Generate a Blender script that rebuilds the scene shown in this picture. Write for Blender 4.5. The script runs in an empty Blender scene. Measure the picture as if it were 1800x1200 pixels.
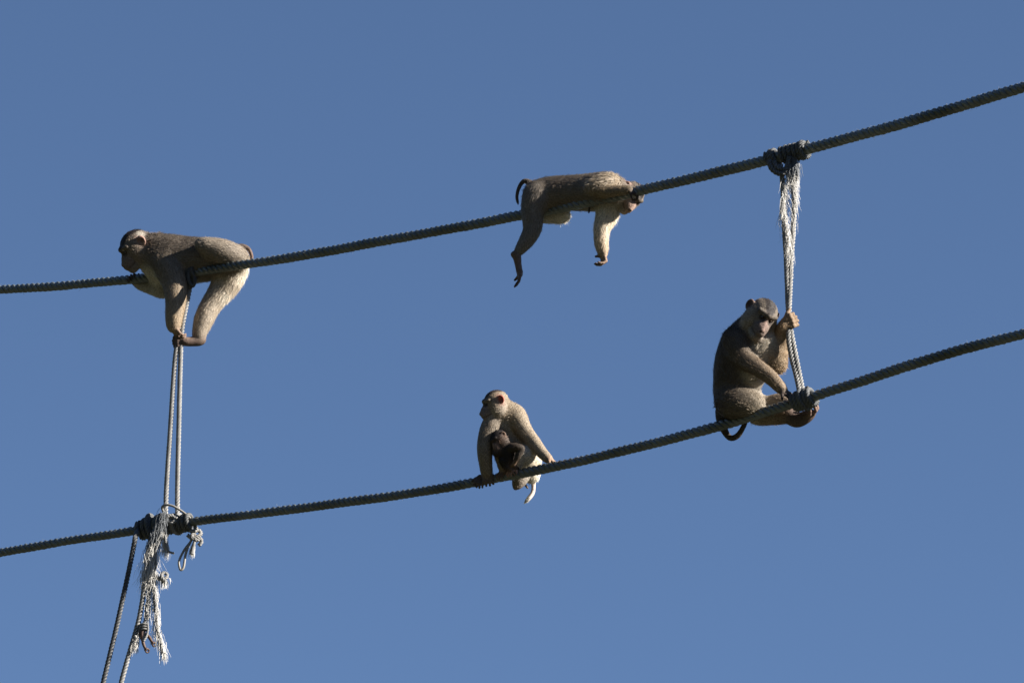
import bpy, math, random
import numpy as np
from mathutils import Vector, Matrix

random.seed(7)
RNG = np.random.default_rng(11)
scene = bpy.context.scene
COL = scene.collection

# ------------------------------------------------------------------ camera
ELEV = math.radians(22.0)
CAM = np.array([0.0, 0.0, 1.6])
F_PX = 10000.0                       # focal length in photo pixels (1800 wide)
RIGHT = np.array([1.0, 0.0, 0.0])
UP = np.array([0.0, -math.sin(ELEV), math.cos(ELEV)])
FWD = np.array([0.0, math.cos(ELEV), math.sin(ELEV)])
cd = bpy.data.cameras.new('camera')
cam = bpy.data.objects.new('camera', cd)
COL.objects.link(cam)
cam.location = CAM.tolist()
cam.rotation_euler = (math.pi / 2 + ELEV, 0, 0)
cd.sensor_width = 36.0
cd.lens = F_PX * 36.0 / 1800.0
cd.clip_end = 6000
scene.camera = cam

# ------------------------------------------------------------------ light
def cam_vec(x, y, z):                # x right, y up, z toward the viewer
    return x * RIGHT + y * UP - z * FWD
SUN_DIR = cam_vec(0.86, 0.46, 0.05)
SUN_DIR = SUN_DIR / np.linalg.norm(SUN_DIR)
sun_elev = math.asin(SUN_DIR[2])
sun_azim = math.atan2(SUN_DIR[0], SUN_DIR[1])      # from +Y toward +X
world = bpy.data.worlds.new('World')
scene.world = world
world.use_nodes = True
wn = world.node_tree.nodes
wl = world.node_tree.links
sky = wn.new('ShaderNodeTexSky')
sky.sky_type = 'NISHITA'
sky.sun_disc = False
sky.sun_elevation = sun_elev
sky.sun_rotation = sun_azim
sky.altitude = 0
sky.air_density = 0.6
sky.dust_density = 0.15
sky.ozone_density = 2.9
bg = wn['Background']
bg.inputs['Strength'].default_value = 0.05
wl.new(sky.outputs[0], bg.inputs['Color'])
sd = bpy.data.lights.new('sun', 'SUN')
sd.energy = 5.0
sd.angle = math.radians(0.5)
sd.color = (1.0, 0.935, 0.85)
sun = bpy.data.objects.new('sun', sd)
COL.objects.link(sun)
sun.location = (10, -10, 30)
sun.rotation_euler = Vector((-SUN_DIR).tolist()).to_track_quat('-Z', 'Y').to_euler()
scene.view_settings.view_transform = 'Standard'
scene.view_settings.look = 'None'
scene.view_settings.exposure = 1.6
scene.view_settings.gamma = 1.0

# ------------------------------------------------------------------ helpers
def tag(o, label=None, cat=None, group=None, kind=None):
    if label: o['label'] = label
    if cat: o['category'] = cat
    if group: o['group'] = group
    if kind: o['kind'] = kind
    return o

def empty(name, loc, mat3=None):
    o = bpy.data.objects.new(name, None)
    COL.objects.link(o)
    m = Matrix.Identity(4)
    if mat3 is not None:
        m = Matrix(np.asarray(mat3).tolist()).to_4x4()
    m.translation = Vector(np.asarray(loc, dtype=float).tolist())
    o.matrix_world = m
    o.empty_display_size = 0.1
    return o

def mesh_obj(name, v, f, mat, parent=None, smooth=True, colors=None, normals=None, uv=None):
    """v (n,3) float, f (m,k) int array or list of faces; local to its parent."""
    me = bpy.data.meshes.new(name)
    v = np.asarray(v, dtype=np.float32)
    groups = f if isinstance(f, list) else [f]
    loops = np.concatenate([g.ravel() for g in groups]).astype(np.int32)
    tot = np.concatenate([np.full(len(g), g.shape[1], dtype=np.int32) for g in groups])
    start = np.concatenate([[0], np.cumsum(tot)[:-1]]).astype(np.int32)
    me.vertices.add(len(v)); me.vertices.foreach_set('co', v.ravel())
    me.loops.add(len(loops)); me.loops.foreach_set('vertex_index', loops)
    me.polygons.add(len(tot))
    me.polygons.foreach_set('loop_start', start)
    me.polygons.foreach_set('loop_total', tot)
    me.polygons.foreach_set('use_smooth', np.full(len(tot), smooth, dtype=bool))
    me.update(calc_edges=True)
    if uv is not None:
        l = me.uv_layers.new(name='uv')
        l.data.foreach_set('uv', np.asarray(uv, dtype=np.float32)[loops].ravel())
    if colors is not None:
        a = me.attributes.new('col', 'FLOAT_COLOR', 'POINT')
        c4 = np.ones((len(v), 4), dtype=np.float32); c4[:, :3] = colors
        a.data.foreach_set('color', c4.ravel())
    if normals is not None:
        me.normals_split_custom_set_from_vertices(np.asarray(normals, dtype=np.float32).tolist())
    me.materials.append(mat)
    o = bpy.data.objects.new(name, me)
    COL.objects.link(o)
    if parent is not None:
        o.parent = parent
    return o

def norm(v):
    v = np.asarray(v, dtype=float)
    return v / (np.linalg.norm(v, axis=-1, keepdims=True) + 1e-12)

def catmull(pts, per=8):
    """pts (n,d) -> smooth polyline through them."""
    p = np.asarray(pts, dtype=float)
    q = np.vstack([2 * p[0] - p[1], p, 2 * p[-1] - p[-2]])
    out = []
    for i in range(1, len(q) - 2):
        t = np.linspace(0, 1, per, endpoint=False)[:, None]
        a, b, c, d = q[i - 1], q[i], q[i + 1], q[i + 2]
        out.append(0.5 * (2 * b + (c - a) * t + (2 * a - 5 * b + 4 * c - d) * t ** 2 + (3 * b - a - 3 * c + d) * t ** 3))
    out.append(q[-2][None])
    return np.vstack(out)

def resample(p, step):
    p = np.asarray(p, dtype=float)
    s = np.concatenate([[0], np.cumsum(np.linalg.norm(np.diff(p[:, :3], axis=0), axis=1))])
    n = max(3, int(s[-1] / step) + 1)
    t = np.linspace(0, s[-1], n)
    return np.stack([np.interp(t, s, p[:, k]) for k in range(p.shape[1])], 1), t

def frames(p):
    """parallel transport frames along polyline"""
    T = norm(np.gradient(p, axis=0))
    n = np.zeros_like(p); b = np.zeros_like(p)
    a = np.array([0, 0, 1.0]) if abs(T[0][2]) < 0.8 else np.array([1.0, 0, 0])
    n[0] = norm(a - T[0] * np.dot(a, T[0])); b[0] = np.cross(T[0], n[0])
    for i in range(1, len(p)):
        v = n[i - 1] - T[i] * np.dot(n[i - 1], T[i])
        n[i] = v / (np.linalg.norm(v) + 1e-12); b[i] = np.cross(T[i], n[i])
    return T, n, b

def tube_mesh(p, r, sides=8, cap=True, uvrep=None):
    """p (n,3), r scalar or (n,) -> verts, [quads, tris], uv"""
    n = len(p)
    r = np.broadcast_to(np.asarray(r, dtype=float), (n,))
    T, N, B = frames(p)
    a = np.linspace(0, 2 * math.pi, sides, endpoint=False)
    ring = np.cos(a)[None, :, None] * N[:, None, :] + np.sin(a)[None, :, None] * B[:, None, :]
    v = (p[:, None, :] + ring * r[:, None, None]).reshape(-1, 3)
    i = np.arange(n - 1)[:, None] * sides; j = np.arange(sides)[None, :]; k = (j + 1) % sides
    q = np.stack([i + j, i + k, i + sides + k, i + sides + j], -1).reshape(-1, 4)
    s = np.concatenate([[0], np.cumsum(np.linalg.norm(np.diff(p, axis=0), axis=1))])
    uv = np.stack([np.tile(a / (2 * math.pi), n), np.repeat(s, sides)], 1)
    faces = [q]
    if cap:
        v = np.vstack([v, p[0], p[-1]]); uv = np.vstack([uv, [0, 0], [0, s[-1]]])
        j = np.arange(sides); k = (j + 1) % sides
        t0 = np.stack([k, j, np.full(sides, n * sides)], 1)
        t1 = np.stack([(n - 1) * sides + j, (n - 1) * sides + k, np.full(sides, n * sides + 1)], 1)
        faces.append(np.vstack([t0, t1]))
    return v, faces, uv

# ------------------------------------------------------------------ materials
def mat_new(name):
    m = bpy.data.materials.new(name); m.use_nodes = True
    return m, m.node_tree.nodes, m.node_tree.links, m.node_tree.nodes['Principled BSDF']

def mat_rope(name, c1, c2, rough, bump, spec=0.4, stain=None):
    m, n, l, b = mat_new(name)
    tc = n.new('ShaderNodeTexCoord')
    # yarns running along the strand: stretched noise in the strand's own coordinates
    mp = n.new('ShaderNodeMapping'); mp.inputs['Scale'].default_value = (14, 45, 1)
    l.new(tc.outputs['UV'], mp.inputs['Vector'])
    nz = n.new('ShaderNodeTexNoise'); nz.inputs['Scale'].default_value = 1.0; nz.inputs['Detail'].default_value = 3
    l.new(mp.outputs[0], nz.inputs['Vector'])
    nz2 = n.new('ShaderNodeTexNoise'); nz2.inputs['Scale'].default_value = 9.0; nz2.inputs['Detail'].default_value = 4
    l.new(tc.outputs['Object'], nz2.inputs['Vector'])
    mx = n.new('ShaderNodeMix'); mx.data_type = 'RGBA'
    mx.inputs[6].default_value = (*c1, 1); mx.inputs[7].default_value = (*c2, 1)
    ad = n.new('ShaderNodeMath'); ad.operation = 'MULTIPLY_ADD'
    ad.inputs[1].default_value = 0.7
    ml = n.new('ShaderNodeMath'); ml.operation = 'MULTIPLY'; ml.inputs[1].default_value = 0.4
    l.new(nz2.outputs['Fac'], ml.inputs[0]); l.new(nz.outputs['Fac'], ad.inputs[0]); l.new(ml.outputs[0], ad.inputs[2])
    rp = n.new('ShaderNodeMapRange'); rp.inputs[1].default_value = 0.35; rp.inputs[2].default_value = 0.75
    l.new(ad.outputs[0], rp.inputs[0]); l.new(rp.outputs[0], mx.inputs[0])
    out = mx.outputs[2]
    if stain:
        nz3 = n.new('ShaderNodeTexNoise'); nz3.inputs['Scale'].default_value = 3.1; nz3.inputs['Detail'].default_value = 5
        l.new(tc.outputs['Object'], nz3.inputs['Vector'])
        r3 = n.new('ShaderNodeMapRange'); r3.inputs[1].default_value = 0.5; r3.inputs[2].default_value = 0.7
        l.new(nz3.outputs['Fac'], r3.inputs[0])
        m3 = n.new('ShaderNodeMix'); m3.data_type = 'RGBA'; m3.inputs[7].default_value = (*stain, 1)
        l.new(r3.outputs[0], m3.inputs[0]); l.new(out, m3.inputs[6]); out = m3.outputs[2]
    l.new(out, b.inputs['Base Color'])
    b.inputs['Roughness'].default_value = rough
    b.inputs['Specular IOR Level'].default_value = spec
    bp = n.new('ShaderNodeBump'); bp.inputs['Strength'].default_value = bump; bp.inputs['Distance'].default_value = 0.003
    l.new(nz.outputs['Fac'], bp.inputs['Height']); l.new(bp.outputs[0], b.inputs['Normal'])
    return m

M_MAIN = mat_rope('dark_rope', (0.06, 0.071, 0.07), (0.16, 0.178, 0.172), 0.28, 0.6, 0.8, (0.045, 0.052, 0.04))
M_LINE = mat_rope('pale_rope', (0.11, 0.11, 0.108), (0.34, 0.334, 0.318), 0.6, 0.7, 0.3)
M_LASH_SHADED = mat_rope('shaded_lashing_rope', (0.045, 0.05, 0.054), (0.13, 0.133, 0.134), 0.6, 0.7, 0.3)  # same rope as the hangers, its shade darkened into the colour
M_GREY = mat_rope('grey_rope', (0.04, 0.044, 0.048), (0.11, 0.11, 0.11), 0.55, 0.7, 0.35)  # darker grey rope for the left knots and one trailing rope
M_CORD = mat_rope('smooth_cord', (0.18, 0.172, 0.155), (0.28, 0.265, 0.24), 0.45, 0.2, 0.4)
M_RUST = mat_rope('rusty_iron', (0.05, 0.03, 0.022), (0.12, 0.07, 0.05), 0.6, 0.5, 0.4)

def mat_fibre(name, c, var=0.25):
    m, n, l, b = mat_new(name)
    tc = n.new('ShaderNodeTexCoord')
    nz = n.new('ShaderNodeTexNoise'); nz.inputs['Scale'].default_value = 60.0
    l.new(tc.outputs['Object'], nz.inputs['Vector'])
    mx = n.new('ShaderNodeMix'); mx.data_type = 'RGBA'
    mx.inputs[6].default_value = tuple(x * (1 - var) for x in c) + (1,)
    mx.inputs[7].default_value = tuple(min(1, x * (1 + var)) for x in c) + (1,)
    l.new(nz.outputs['Fac'], mx.inputs[0]); l.new(mx.outputs[2], b.inputs['Base Color'])
    b.inputs['Roughness'].default_value = 0.55
    b.inputs['Specular IOR Level'].default_value = 0.35
    return m
M_FIBRE = mat_fibre('frayed_fibre', (0.58, 0.565, 0.53), .4)
M_FIBRE_GREY = mat_fibre('weathered_fibre', (0.13, 0.142, 0.155))

def mat_attr(name, rough, spec, noise_scale, noise_amt, bump, fur=False):
    m, n, l, b = mat_new(name)
    at = n.new('ShaderNodeAttribute'); at.attribute_name = 'col'
    tc = n.new('ShaderNodeTexCoord')
    nz = n.new('ShaderNodeTexNoise'); nz.inputs['Scale'].default_value = noise_scale; nz.inputs['Detail'].default_value = 4
    l.new(tc.outputs['Object'], nz.inputs['Vector'])
    mr = n.new('ShaderNodeMapRange'); mr.inputs[1].default_value = 0.3; mr.inputs[2].default_value = 0.7
    mr.inputs[3].default_value = 1 - noise_amt; mr.inputs[4].default_value = 1 + noise_amt
    l.new(nz.outputs['Fac'], mr.inputs[0])
    mx = n.new('ShaderNodeVectorMath'); mx.operation = 'SCALE'
    l.new(at.outputs['Color'], mx.inputs[0]); l.new(mr.outputs[0], mx.inputs['Scale'])
    l.new(mx.outputs[0], b.inputs['Base Color'])
    b.inputs['Roughness'].default_value = rough
    b.inputs['Specular IOR Level'].default_value = spec
    if bump:
        bp = n.new('ShaderNodeBump'); bp.inputs['Strength'].default_value = bump; bp.inputs['Distance'].default_value = 0.002
        l.new(nz.outputs['Fac'], bp.inputs['Height']); l.new(bp.outputs[0], b.inputs['Normal'])
    if fur:
        tr = n.new('ShaderNodeBsdfTranslucent'); l.new(mx.outputs[0], tr.inputs['Color'])
        ms = n.new('ShaderNodeAddShader')
        l.new(b.outputs[0], ms.inputs[0]); l.new(tr.outputs[0], ms.inputs[1])
        l.new(ms.outputs[0], n['Material Output'].inputs['Surface'])
    return m
M_BODY = mat_attr('hide', 0.7, 0.25, 170.0, 0.4, 0.9)
M_FUR = mat_attr('fur', 0.6, 0.22, 40.0, 0.15, 0, True)
def mat_plain(name, c, rough, spec=0.5):
    m, n, l, b = mat_new(name)
    nz = n.new('ShaderNodeTexNoise'); nz.inputs['Scale'].default_value = 300
    mx = n.new('ShaderNodeMix'); mx.data_type = 'RGBA'
    mx.inputs[6].default_value = tuple(x * .8 for x in c) + (1,); mx.inputs[7].default_value = tuple(min(1, x * 1.2) for x in c) + (1,)
    l.new(nz.outputs['Fac'], mx.inputs[0]); l.new(mx.outputs[2], b.inputs['Base Color'])
    b.inputs['Roughness'].default_value = rough; b.inputs['Specular IOR Level'].default_value = spec
    return m
M_EYE = mat_plain('eye_iris', (0.05, 0.03, 0.015), 0.08, 0.7)
M_PUPIL = mat_plain('eye_pupil', (0.004, 0.004, 0.004), 0.05, 0.7)

# ------------------------------------------------------------------ the setting
gm, gn, gl, gb = mat_new('forest_floor')
gt = gn.new('ShaderNodeTexNoise'); gt.inputs['Scale'].default_value = 0.35; gt.inputs['Detail'].default_value = 8
gr = gn.new('ShaderNodeMix'); gr.data_type = 'RGBA'
gr.inputs[6].default_value = (0.025, 0.032, 0.014, 1); gr.inputs[7].default_value = (0.055, 0.052, 0.03, 1)
gtc = gn.new('ShaderNodeTexCoord'); gl.new(gtc.outputs['Object'], gt.inputs['Vector'])
gl.new(gt.outputs['Fac'], gr.inputs[0]); gl.new(gr.outputs[2], gb.inputs['Base Color'])
gb.inputs['Roughness'].default_value = 0.95
NG = 40
gx, gy = np.meshgrid(np.linspace(-1, 1, NG), np.linspace(-1, 1, NG), indexing='ij')
gx = np.sign(gx) * np.abs(gx) ** 3 * 3000; gy = np.sign(gy) * np.abs(gy) ** 3 * 3000
gz = 0.12 * np.sin(gx * 0.21) * np.cos(gy * 0.17)
gv = np.stack([gx, gy, gz], -1).reshape(-1, 3)
gi = (np.arange(NG - 1)[:, None] * NG + np.arange(NG - 1)[None, :]).ravel()
gf = np.stack([gi, gi + NG, gi + NG + 1, gi + 1], 1)
tag(mesh_obj('ground', gv, gf, gm), kind='structure')

# the forest is added unseen to block low sky light: leaf clumps, tall behind the camera and to the left, low ahead
fm, fn, fl_, fb = mat_new('screen_leaves')
ftc = fn.new('ShaderNodeTexCoord'); fnz = fn.new('ShaderNodeTexNoise'); fnz.inputs['Scale'].default_value = 0.4; fnz.inputs['Detail'].default_value = 6
fmx = fn.new('ShaderNodeMix'); fmx.data_type = 'RGBA'
fmx.inputs[6].default_value = (0.018, 0.032, 0.010, 1); fmx.inputs[7].default_value = (0.05, 0.075, 0.022, 1)
fl_.new(ftc.outputs['Object'], fnz.inputs['Vector']); fl_.new(fnz.outputs['Fac'], fmx.inputs[0]); fl_.new(fmx.outputs[2], fb.inputs['Base Color'])
fb.inputs['Roughness'].default_value = 0.6
NF = 60000
faz = RNG.uniform(-math.pi, math.pi, NF)                    # 0 is straight ahead (+Y), positive to the right
fdist = np.interp(faz, [-math.pi, -2.0, -.9, -.4, .4, .9, 2.2, math.pi], [40, 38, 50, 66, 66, 64, 52, 40]) + RNG.uniform(0, 12, NF)
fh = np.interp(faz, [-math.pi, -2.0, -.9, -.4, .4, .9, 2.2, math.pi], [36, 36, 27, 13, 13, 18, 24, 36])
fh = fh * (.82 + .12 * np.sin(faz * 23) + .06 * np.sin(faz * 57 + 1))
fz = fh * RNG.random(NF) ** .8
fc = np.stack([fdist * np.sin(faz), fdist * np.cos(faz), fz], 1)
fsz = RNG.uniform(.5, 1.3, NF)[:, None]
fa = norm(RNG.normal(0, 1, (NF, 3))); fbv = norm(np.cross(fa, RNG.normal(0, 1, (NF, 3))))
fv = np.stack([fc - fa * fsz, fc + fbv * fsz * .6, fc + fa * fsz, fc - fbv * fsz * .6], 1).reshape(-1, 3)
tag(mesh_obj('forest_screen', fv, np.arange(NF * 4).reshape(-1, 4), fm), 'added unseen forest standing round the clearing', 'forest_screen', kind='stuff')

# ------------------------------------------------------------------ where things stand
def ray(px, py):
    return FWD + (px - 900.0) / F_PX * RIGHT - (py - 600.0) / F_PX * UP
def at(px, py, D):
    return CAM + ray(px, py) * D
UPPER = np.array([(0,509),(110,501),(195,494),(265,488),(340,478),(400,470),(460,460),(600,437),(760,407),(880,385),(960,370),
                  (1065,347),(1115,337),(1170,325),(1310,291),(1390,271),(1440,258),(1500,241),(1640,199),(1800,153)], float)
LOWER = np.array([(0,969),(130,950),(217,937),(300,923),(340,915),(450,901),(600,882),(700,868),(800,855),(840,848),(920,834),
                  (1000,814),(1100,790),(1200,763),(1260,748),(1300,738),(1350,722),(1410,703),(1450,688),(1530,665),(1650,629),(1800,585)], float)
PU = np.polyfit(UPPER[:, 0] / 900 - 1, UPPER[:, 1], 5)
PL = np.polyfit(LOWER[:, 0] / 900 - 1, LOWER[:, 1], 5)
def rope_y(P, x):
    t = np.asarray(x, float) / 900 - 1
    tc = np.clip(t, -1, 1)
    return np.polyval(P, tc) + np.polyval(np.polyder(P), tc) * (t - tc)
DSL = -1.3 / 900
def d_up(x): return 25.21 + DSL * (np.asarray(x, float) - 900)
def d_low(x): return 24.79 + DSL * (np.asarray(x, float) - 900)
def kink(x, s): return 0.35 * math.sin(x / 41 + s) + 0.25 * math.sin(x / 19.3 + 2 * s) + 0.7 * math.sin(x / 97 + 3 * s)
def up_pt(x): return at(x, rope_y(PU, x) + kink(x, 1.0), d_up(x))
def low_pt(x): return at(x, rope_y(PL, x) + kink(x, 2.3), d_low(x))

# ------------------------------------------------------------------ ropes
def laid_rope(parent, path, R, n_str, lay, mat, step=None, over=.95, phase=0.0, sides=8, Rvar=None):
    """a laid rope: each strand is a mesh of its own, right-handed"""
    step = step or lay / 12
    p, s = resample(path, step)
    T, N, B = frames(p)
    rr = np.full(len(p), R) if Rvar is None else np.interp(s, np.linspace(0, s[-1], len(Rvar)), Rvar)
    sn = math.sin(math.pi / n_str)
    rs = rr * sn / (1 + sn) * over
    off = rr - rs
    ang0 = 2 * math.pi * s / lay + 0.25 * np.sin(s / lay * 0.9 + phase * 5)
    obs = []
    for k in range(n_str):
        a = ang0 + phase + 2 * math.pi * k / n_str
        c = p + off[:, None] * (np.cos(a)[:, None] * N + np.sin(a)[:, None] * B)
        v, f, uv = tube_mesh(c, rs, sides)
        obs.append(mesh_obj('strand', v, f, mat, parent, uv=uv))
    return obs

def laid_joined(name, parent, path, R, n_str, lay, mat, over=1.02, phase=0.0, sides=6, step=None):
    """thin laid rope (strands under ~10 px): one part, still real twisted strands"""
    step = step or lay / 9
    p, s = resample(path, step)
    T, N, B = frames(p)
    sn = math.sin(math.pi / n_str); rs = R * sn / (1 + sn) * over
    V = []; Q = []; Tt = []; U = []; o = 0
    for k in range(n_str):
        a = 2 * math.pi * s / lay + phase + 2 * math.pi * k / n_str
        c = p + (R - rs) * (np.cos(a)[:, None] * N + np.sin(a)[:, None] * B)
        v, f, uv = tube_mesh(c, rs, sides)
        V.append(v); Q.append(f[0] + o); Tt.append(f[1] + o); U.append(uv); o += len(v)
    return mesh_obj(name, np.vstack(V), [np.vstack(Q), np.vstack(Tt)], mat, parent, uv=np.vstack(U))

PXM = 0.0025                                           # metres per photo pixel near the ropes
def main_rope(ptf, label, r_left, r_right):
    xs = np.linspace(-2600, 3900, 1200)
    pts = np.array([ptf(x) for x in xs])
    base = ptf(900)
    root = empty('main_rope', base)
    rv = np.interp(xs, [0, 1800], [r_left, r_right]) * PXM * (1 + .035 * np.sin(xs * .031) * np.sin(xs * .0117 + 1) + RNG.normal(0, .012, len(xs)))
    laid_rope(root, pts - base, 9 * PXM, 3, 32.5 * PXM, M_MAIN, over=1.07, Rvar=rv)
    S = []; Dv = []
    tg = norm(ptf(950) - ptf(850))
    for i in range(900):
        x = RNG.uniform(-150, 1950); a = RNG.uniform(0, 2 * math.pi)
        nv = norm(UP - tg * np.dot(UP, tg)); bv = np.cross(tg, nv)
        o = math.cos(a) * nv + math.sin(a) * bv
        S.append(ptf(x) + o * np.interp(x, [0, 1800], [r_left, r_right]) * PXM * .9)
        Dv.append(o * .6 + tg * RNG.normal(0, 1) + np.cross(tg, o) * .6)
    fibres('stray_fibres', root, base, np.array(S), np.array(Dv), RNG.uniform(2, 8, 900), M_FIBRE_GREY, .22, 2.5, nseg=3, grav=.1)
    tag(root, label, 'rope', 'thick bridge ropes')
    return root

def coil(ptf, x0, x1, turns, r0, r1, start=0.0, n=None, squash=1.0):
    """path winding round a main rope from photo column x0 to x1"""
    n = n or int(abs(turns) * 18) + 2
    u = np.linspace(0, 1, n)
    xs = x0 + (x1 - x0) * u
    c = np.array([ptf(x) for x in xs])
    T = norm(ptf(x1 + 5) - ptf(x0 - 5))
    nv = norm(UP - T * np.dot(UP, T)); bv = np.cross(T, nv)
    a = start + u * turns * 2 * math.pi
    r = (r0 + (r1 - r0) * u) * PXM
    return c + r[:, None] * (np.cos(a)[:, None] * nv + np.sin(a)[:, None] * bv * squash)

def fibres(name, parent, base, starts, dirs, lens, mat, width=0.5, wig=1.6, nseg=7, grav=0.6, down=None, curl=0.5):
    """bundle of fine loose fibres"""
    n = len(starts)
    V = []; Q = []; o = 0
    down = -np.array([0, 0, 1.0]) if down is None else down
    for i in range(n):
        p = starts[i].copy(); d = norm(dirs[i]); L = lens[i] * PXM / nseg
        pts = [p]
        for k in range(nseg):
            d = norm(d + down * grav * 0.55 + RNG.normal(0, 0.16 * wig * curl, 3))
            p = p + d * L; pts.append(p)
        pts = catmull(np.array(pts), 2)
        w = np.interp(np.linspace(0, 1, len(pts)), [0, .7, 1], [1, .8, .25]) * width * PXM * RNG.uniform(.7, 1.3)
        v, f, _ = tube_mesh(pts, w, 3, cap=False)
        V.append(v - base); Q.append(f[0] + o); o += len(v)
    ob = mesh_obj(name, np.vstack(V), np.vstack(Q), mat, parent)
    tag(ob, kind='stuff')
    return ob

main_rope(up_pt, 'thick dark rope strung across, the upper one of the two', 8.4, 10.0)
main_rope(low_pt, 'thick dark rope strung across, the lower one of the two', 8.0, 9.3)

TAN = math.tan(ELEV)
def hang(px, py, px0, py0, D0):
    """a point hanging plumb below (px0,py0,D0)"""
    return at(px, py, D0 - TAN * (py - py0) * PXM)

def line_between(root, base, ends, R, lay, mat, phase=0.0, name='line', strands=3):
    pts = catmull(np.array(ends), 10) if len(ends) > 2 else np.array(ends)
    ln = empty(name, np.zeros(3)); ln.parent = root
    laid_rope(ln, pts - base, R * PXM, strands, lay * PXM, mat, phase=phase, sides=6, step=lay * PXM / 10)
    return ln

# ---- hanger beneath the crouching monkey (left)
Db = float(d_low(300)); Dt = float(d_up(333))
def left_h(px, py, dz=0.0):                         # depth along the left hanger
    t = (py - 480) / (915 - 480.0)
    return at(px, py, Dt + (Db - Dt) * t - dz * PXM)
base = left_h(300, 905)
root = empty('hanging_rope', base)
tag(root, 'doubled pale rope from the upper rope down to the big frayed knot', 'rope', 'ropes joining the two main ropes')
line_between(root, base, [left_h(330, 486, 6), left_h(325, 520), left_h(315, 580, 2), left_h(307, 640), left_h(299, 760), left_h(293, 850), left_h(291, 905, 10)], 4.9, 19.5, M_LINE, 0.3)
line_between(root, base, [left_h(338, 486, 6), left_h(331, 520), left_h(320, 580, 2), left_h(317, 640), left_h(314, 760), left_h(312, 850), left_h(312, 905, 10)], 4.9, 19.5, M_LINE, 1.7)
laid_joined('knot', root, coil(up_pt, 330, 344, 3.2, 12.5, 13.0, 1.0) - base, 4.6 * PXM, 3, 15 * PXM, M_GREY)
k2 = catmull(np.array([left_h(338, 470, 14), left_h(331, 482, 16), left_h(332, 496, 13), left_h(339, 502, 9), left_h(342, 492, 12), left_h(337, 478, 15)]), 8)
laid_joined('knot', root, k2 - base, 4.4 * PXM, 3, 15 * PXM, M_GREY)
# lashing on the lower rope
laid_joined('lashing', root, coil(low_pt, 246, 290, 4.3, 13, 17, 0.4) - base, 5.0 * PXM, 3, 16 * PXM, M_LASH_SHADED)
laid_joined('lashing', root, coil(low_pt, 286, 250, 3.2, 19, 16, 2.4) - base, 4.8 * PXM, 3, 16 * PXM, M_LASH_SHADED, phase=.8)
laid_joined('lashing', root, coil(low_pt, 296, 336, 5.2, 13, 13.5, 1.4) - base, 4.8 * PXM, 3, 16 * PXM, M_LASH_SHADED, phase=1.2)
laid_joined('lashing', root, coil(low_pt, 262, 292, 1.6, 24, 19, 5.2) - base, 4.4 * PXM, 3, 15 * PXM, M_LASH_SHADED, phase=2)
laid_joined('lashing', root, coil(low_pt, 318, 304, 1.5, 16.5, 17, 5.2) - base, 4.4 * PXM, 3, 15 * PXM, M_LINE, phase=2)
laid_joined('lashing', root, catmull(np.array([left_h(284, 918, 22), left_h(292, 908, 24), left_h(303, 906, 22), left_h(308, 913, 22), left_h(300, 921, 24)]), 8) - base, 4.2 * PXM, 3, 14 * PXM, M_LINE, phase=1)

# ---- smooth cord with a hanging loop, tied on at the same knot
def pts_h(lst, dz0=14):
    return catmull(np.array([left_h(x, y, dz0 + (z if z else 0)) for x, y, z in lst]), 8)
cbase = left_h(320, 890, 14)
root = empty('looped_cord', cbase)
tag(root, 'thin smooth grey cord with a hanging loop and knotted end', 'cord')
cp = pts_h([(287, 899, 0), (285, 891, 6), (292, 887, 10), (304, 889, 12), (318, 897, 12), (331, 907, 12), (339, 917, 10), (342, 927, 4), (340, 938, -2), (336, 950, -2),
            (324, 966, -2), (315, 985, 0), (316, 998, 2), (319, 1001, 2), (323, 995, 2), (326, 975, 2), (331, 960, 2), (338, 946, 4), (344, 938, 4)])
v, f, uv = tube_mesh(cp - cbase, 2.3 * PXM, 8); mesh_obj('cord_loop', v, f, M_CORD, root, uv=uv)
kp = pts_h([(330, 940, 6), (338, 946, 10), (347, 943, 8), (353, 938, 2), (350, 932, -2), (342, 934, 4), (337, 942, 10), (345, 949, 8), (352, 946, 4), (354, 952, 2), (350, 958, 2)])
laid_joined('knot', root, kp - cbase, 3.9 * PXM, 3, 13 * PXM, M_LINE)
kp = pts_h([(333, 925, 2), (336, 933, 8), (343, 932, 10), (345, 926, 4)])
laid_joined('knot', root, kp - cbase, 3.9 * PXM, 3, 13 * PXM, M_LINE)
tp = pts_h([(344, 945, 8), (341, 955, 8), (339, 962, 6), (337, 974, 4)])
v, f, uv = tube_mesh(tp - cbase, np.linspace(2.2, 4.4, len(tp)) * PXM, 8); mesh_obj('cord_end', v, f, M_LINE, root, uv=uv)
st = np.array([left_h(339 + RNG.normal(0, 1.6), 962 + RNG.normal(0, 2), 10 + RNG.normal(0, 2)) for i in range(90)])
fibres('frayed_tip', root, cbase, st, np.array([cam_vec(-.15 + RNG.normal(0, .12), -1, RNG.normal(0, .12)) for i in range(90)]), RNG.uniform(8, 19, 90), M_FIBRE, 0.5, 0.8)

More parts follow.
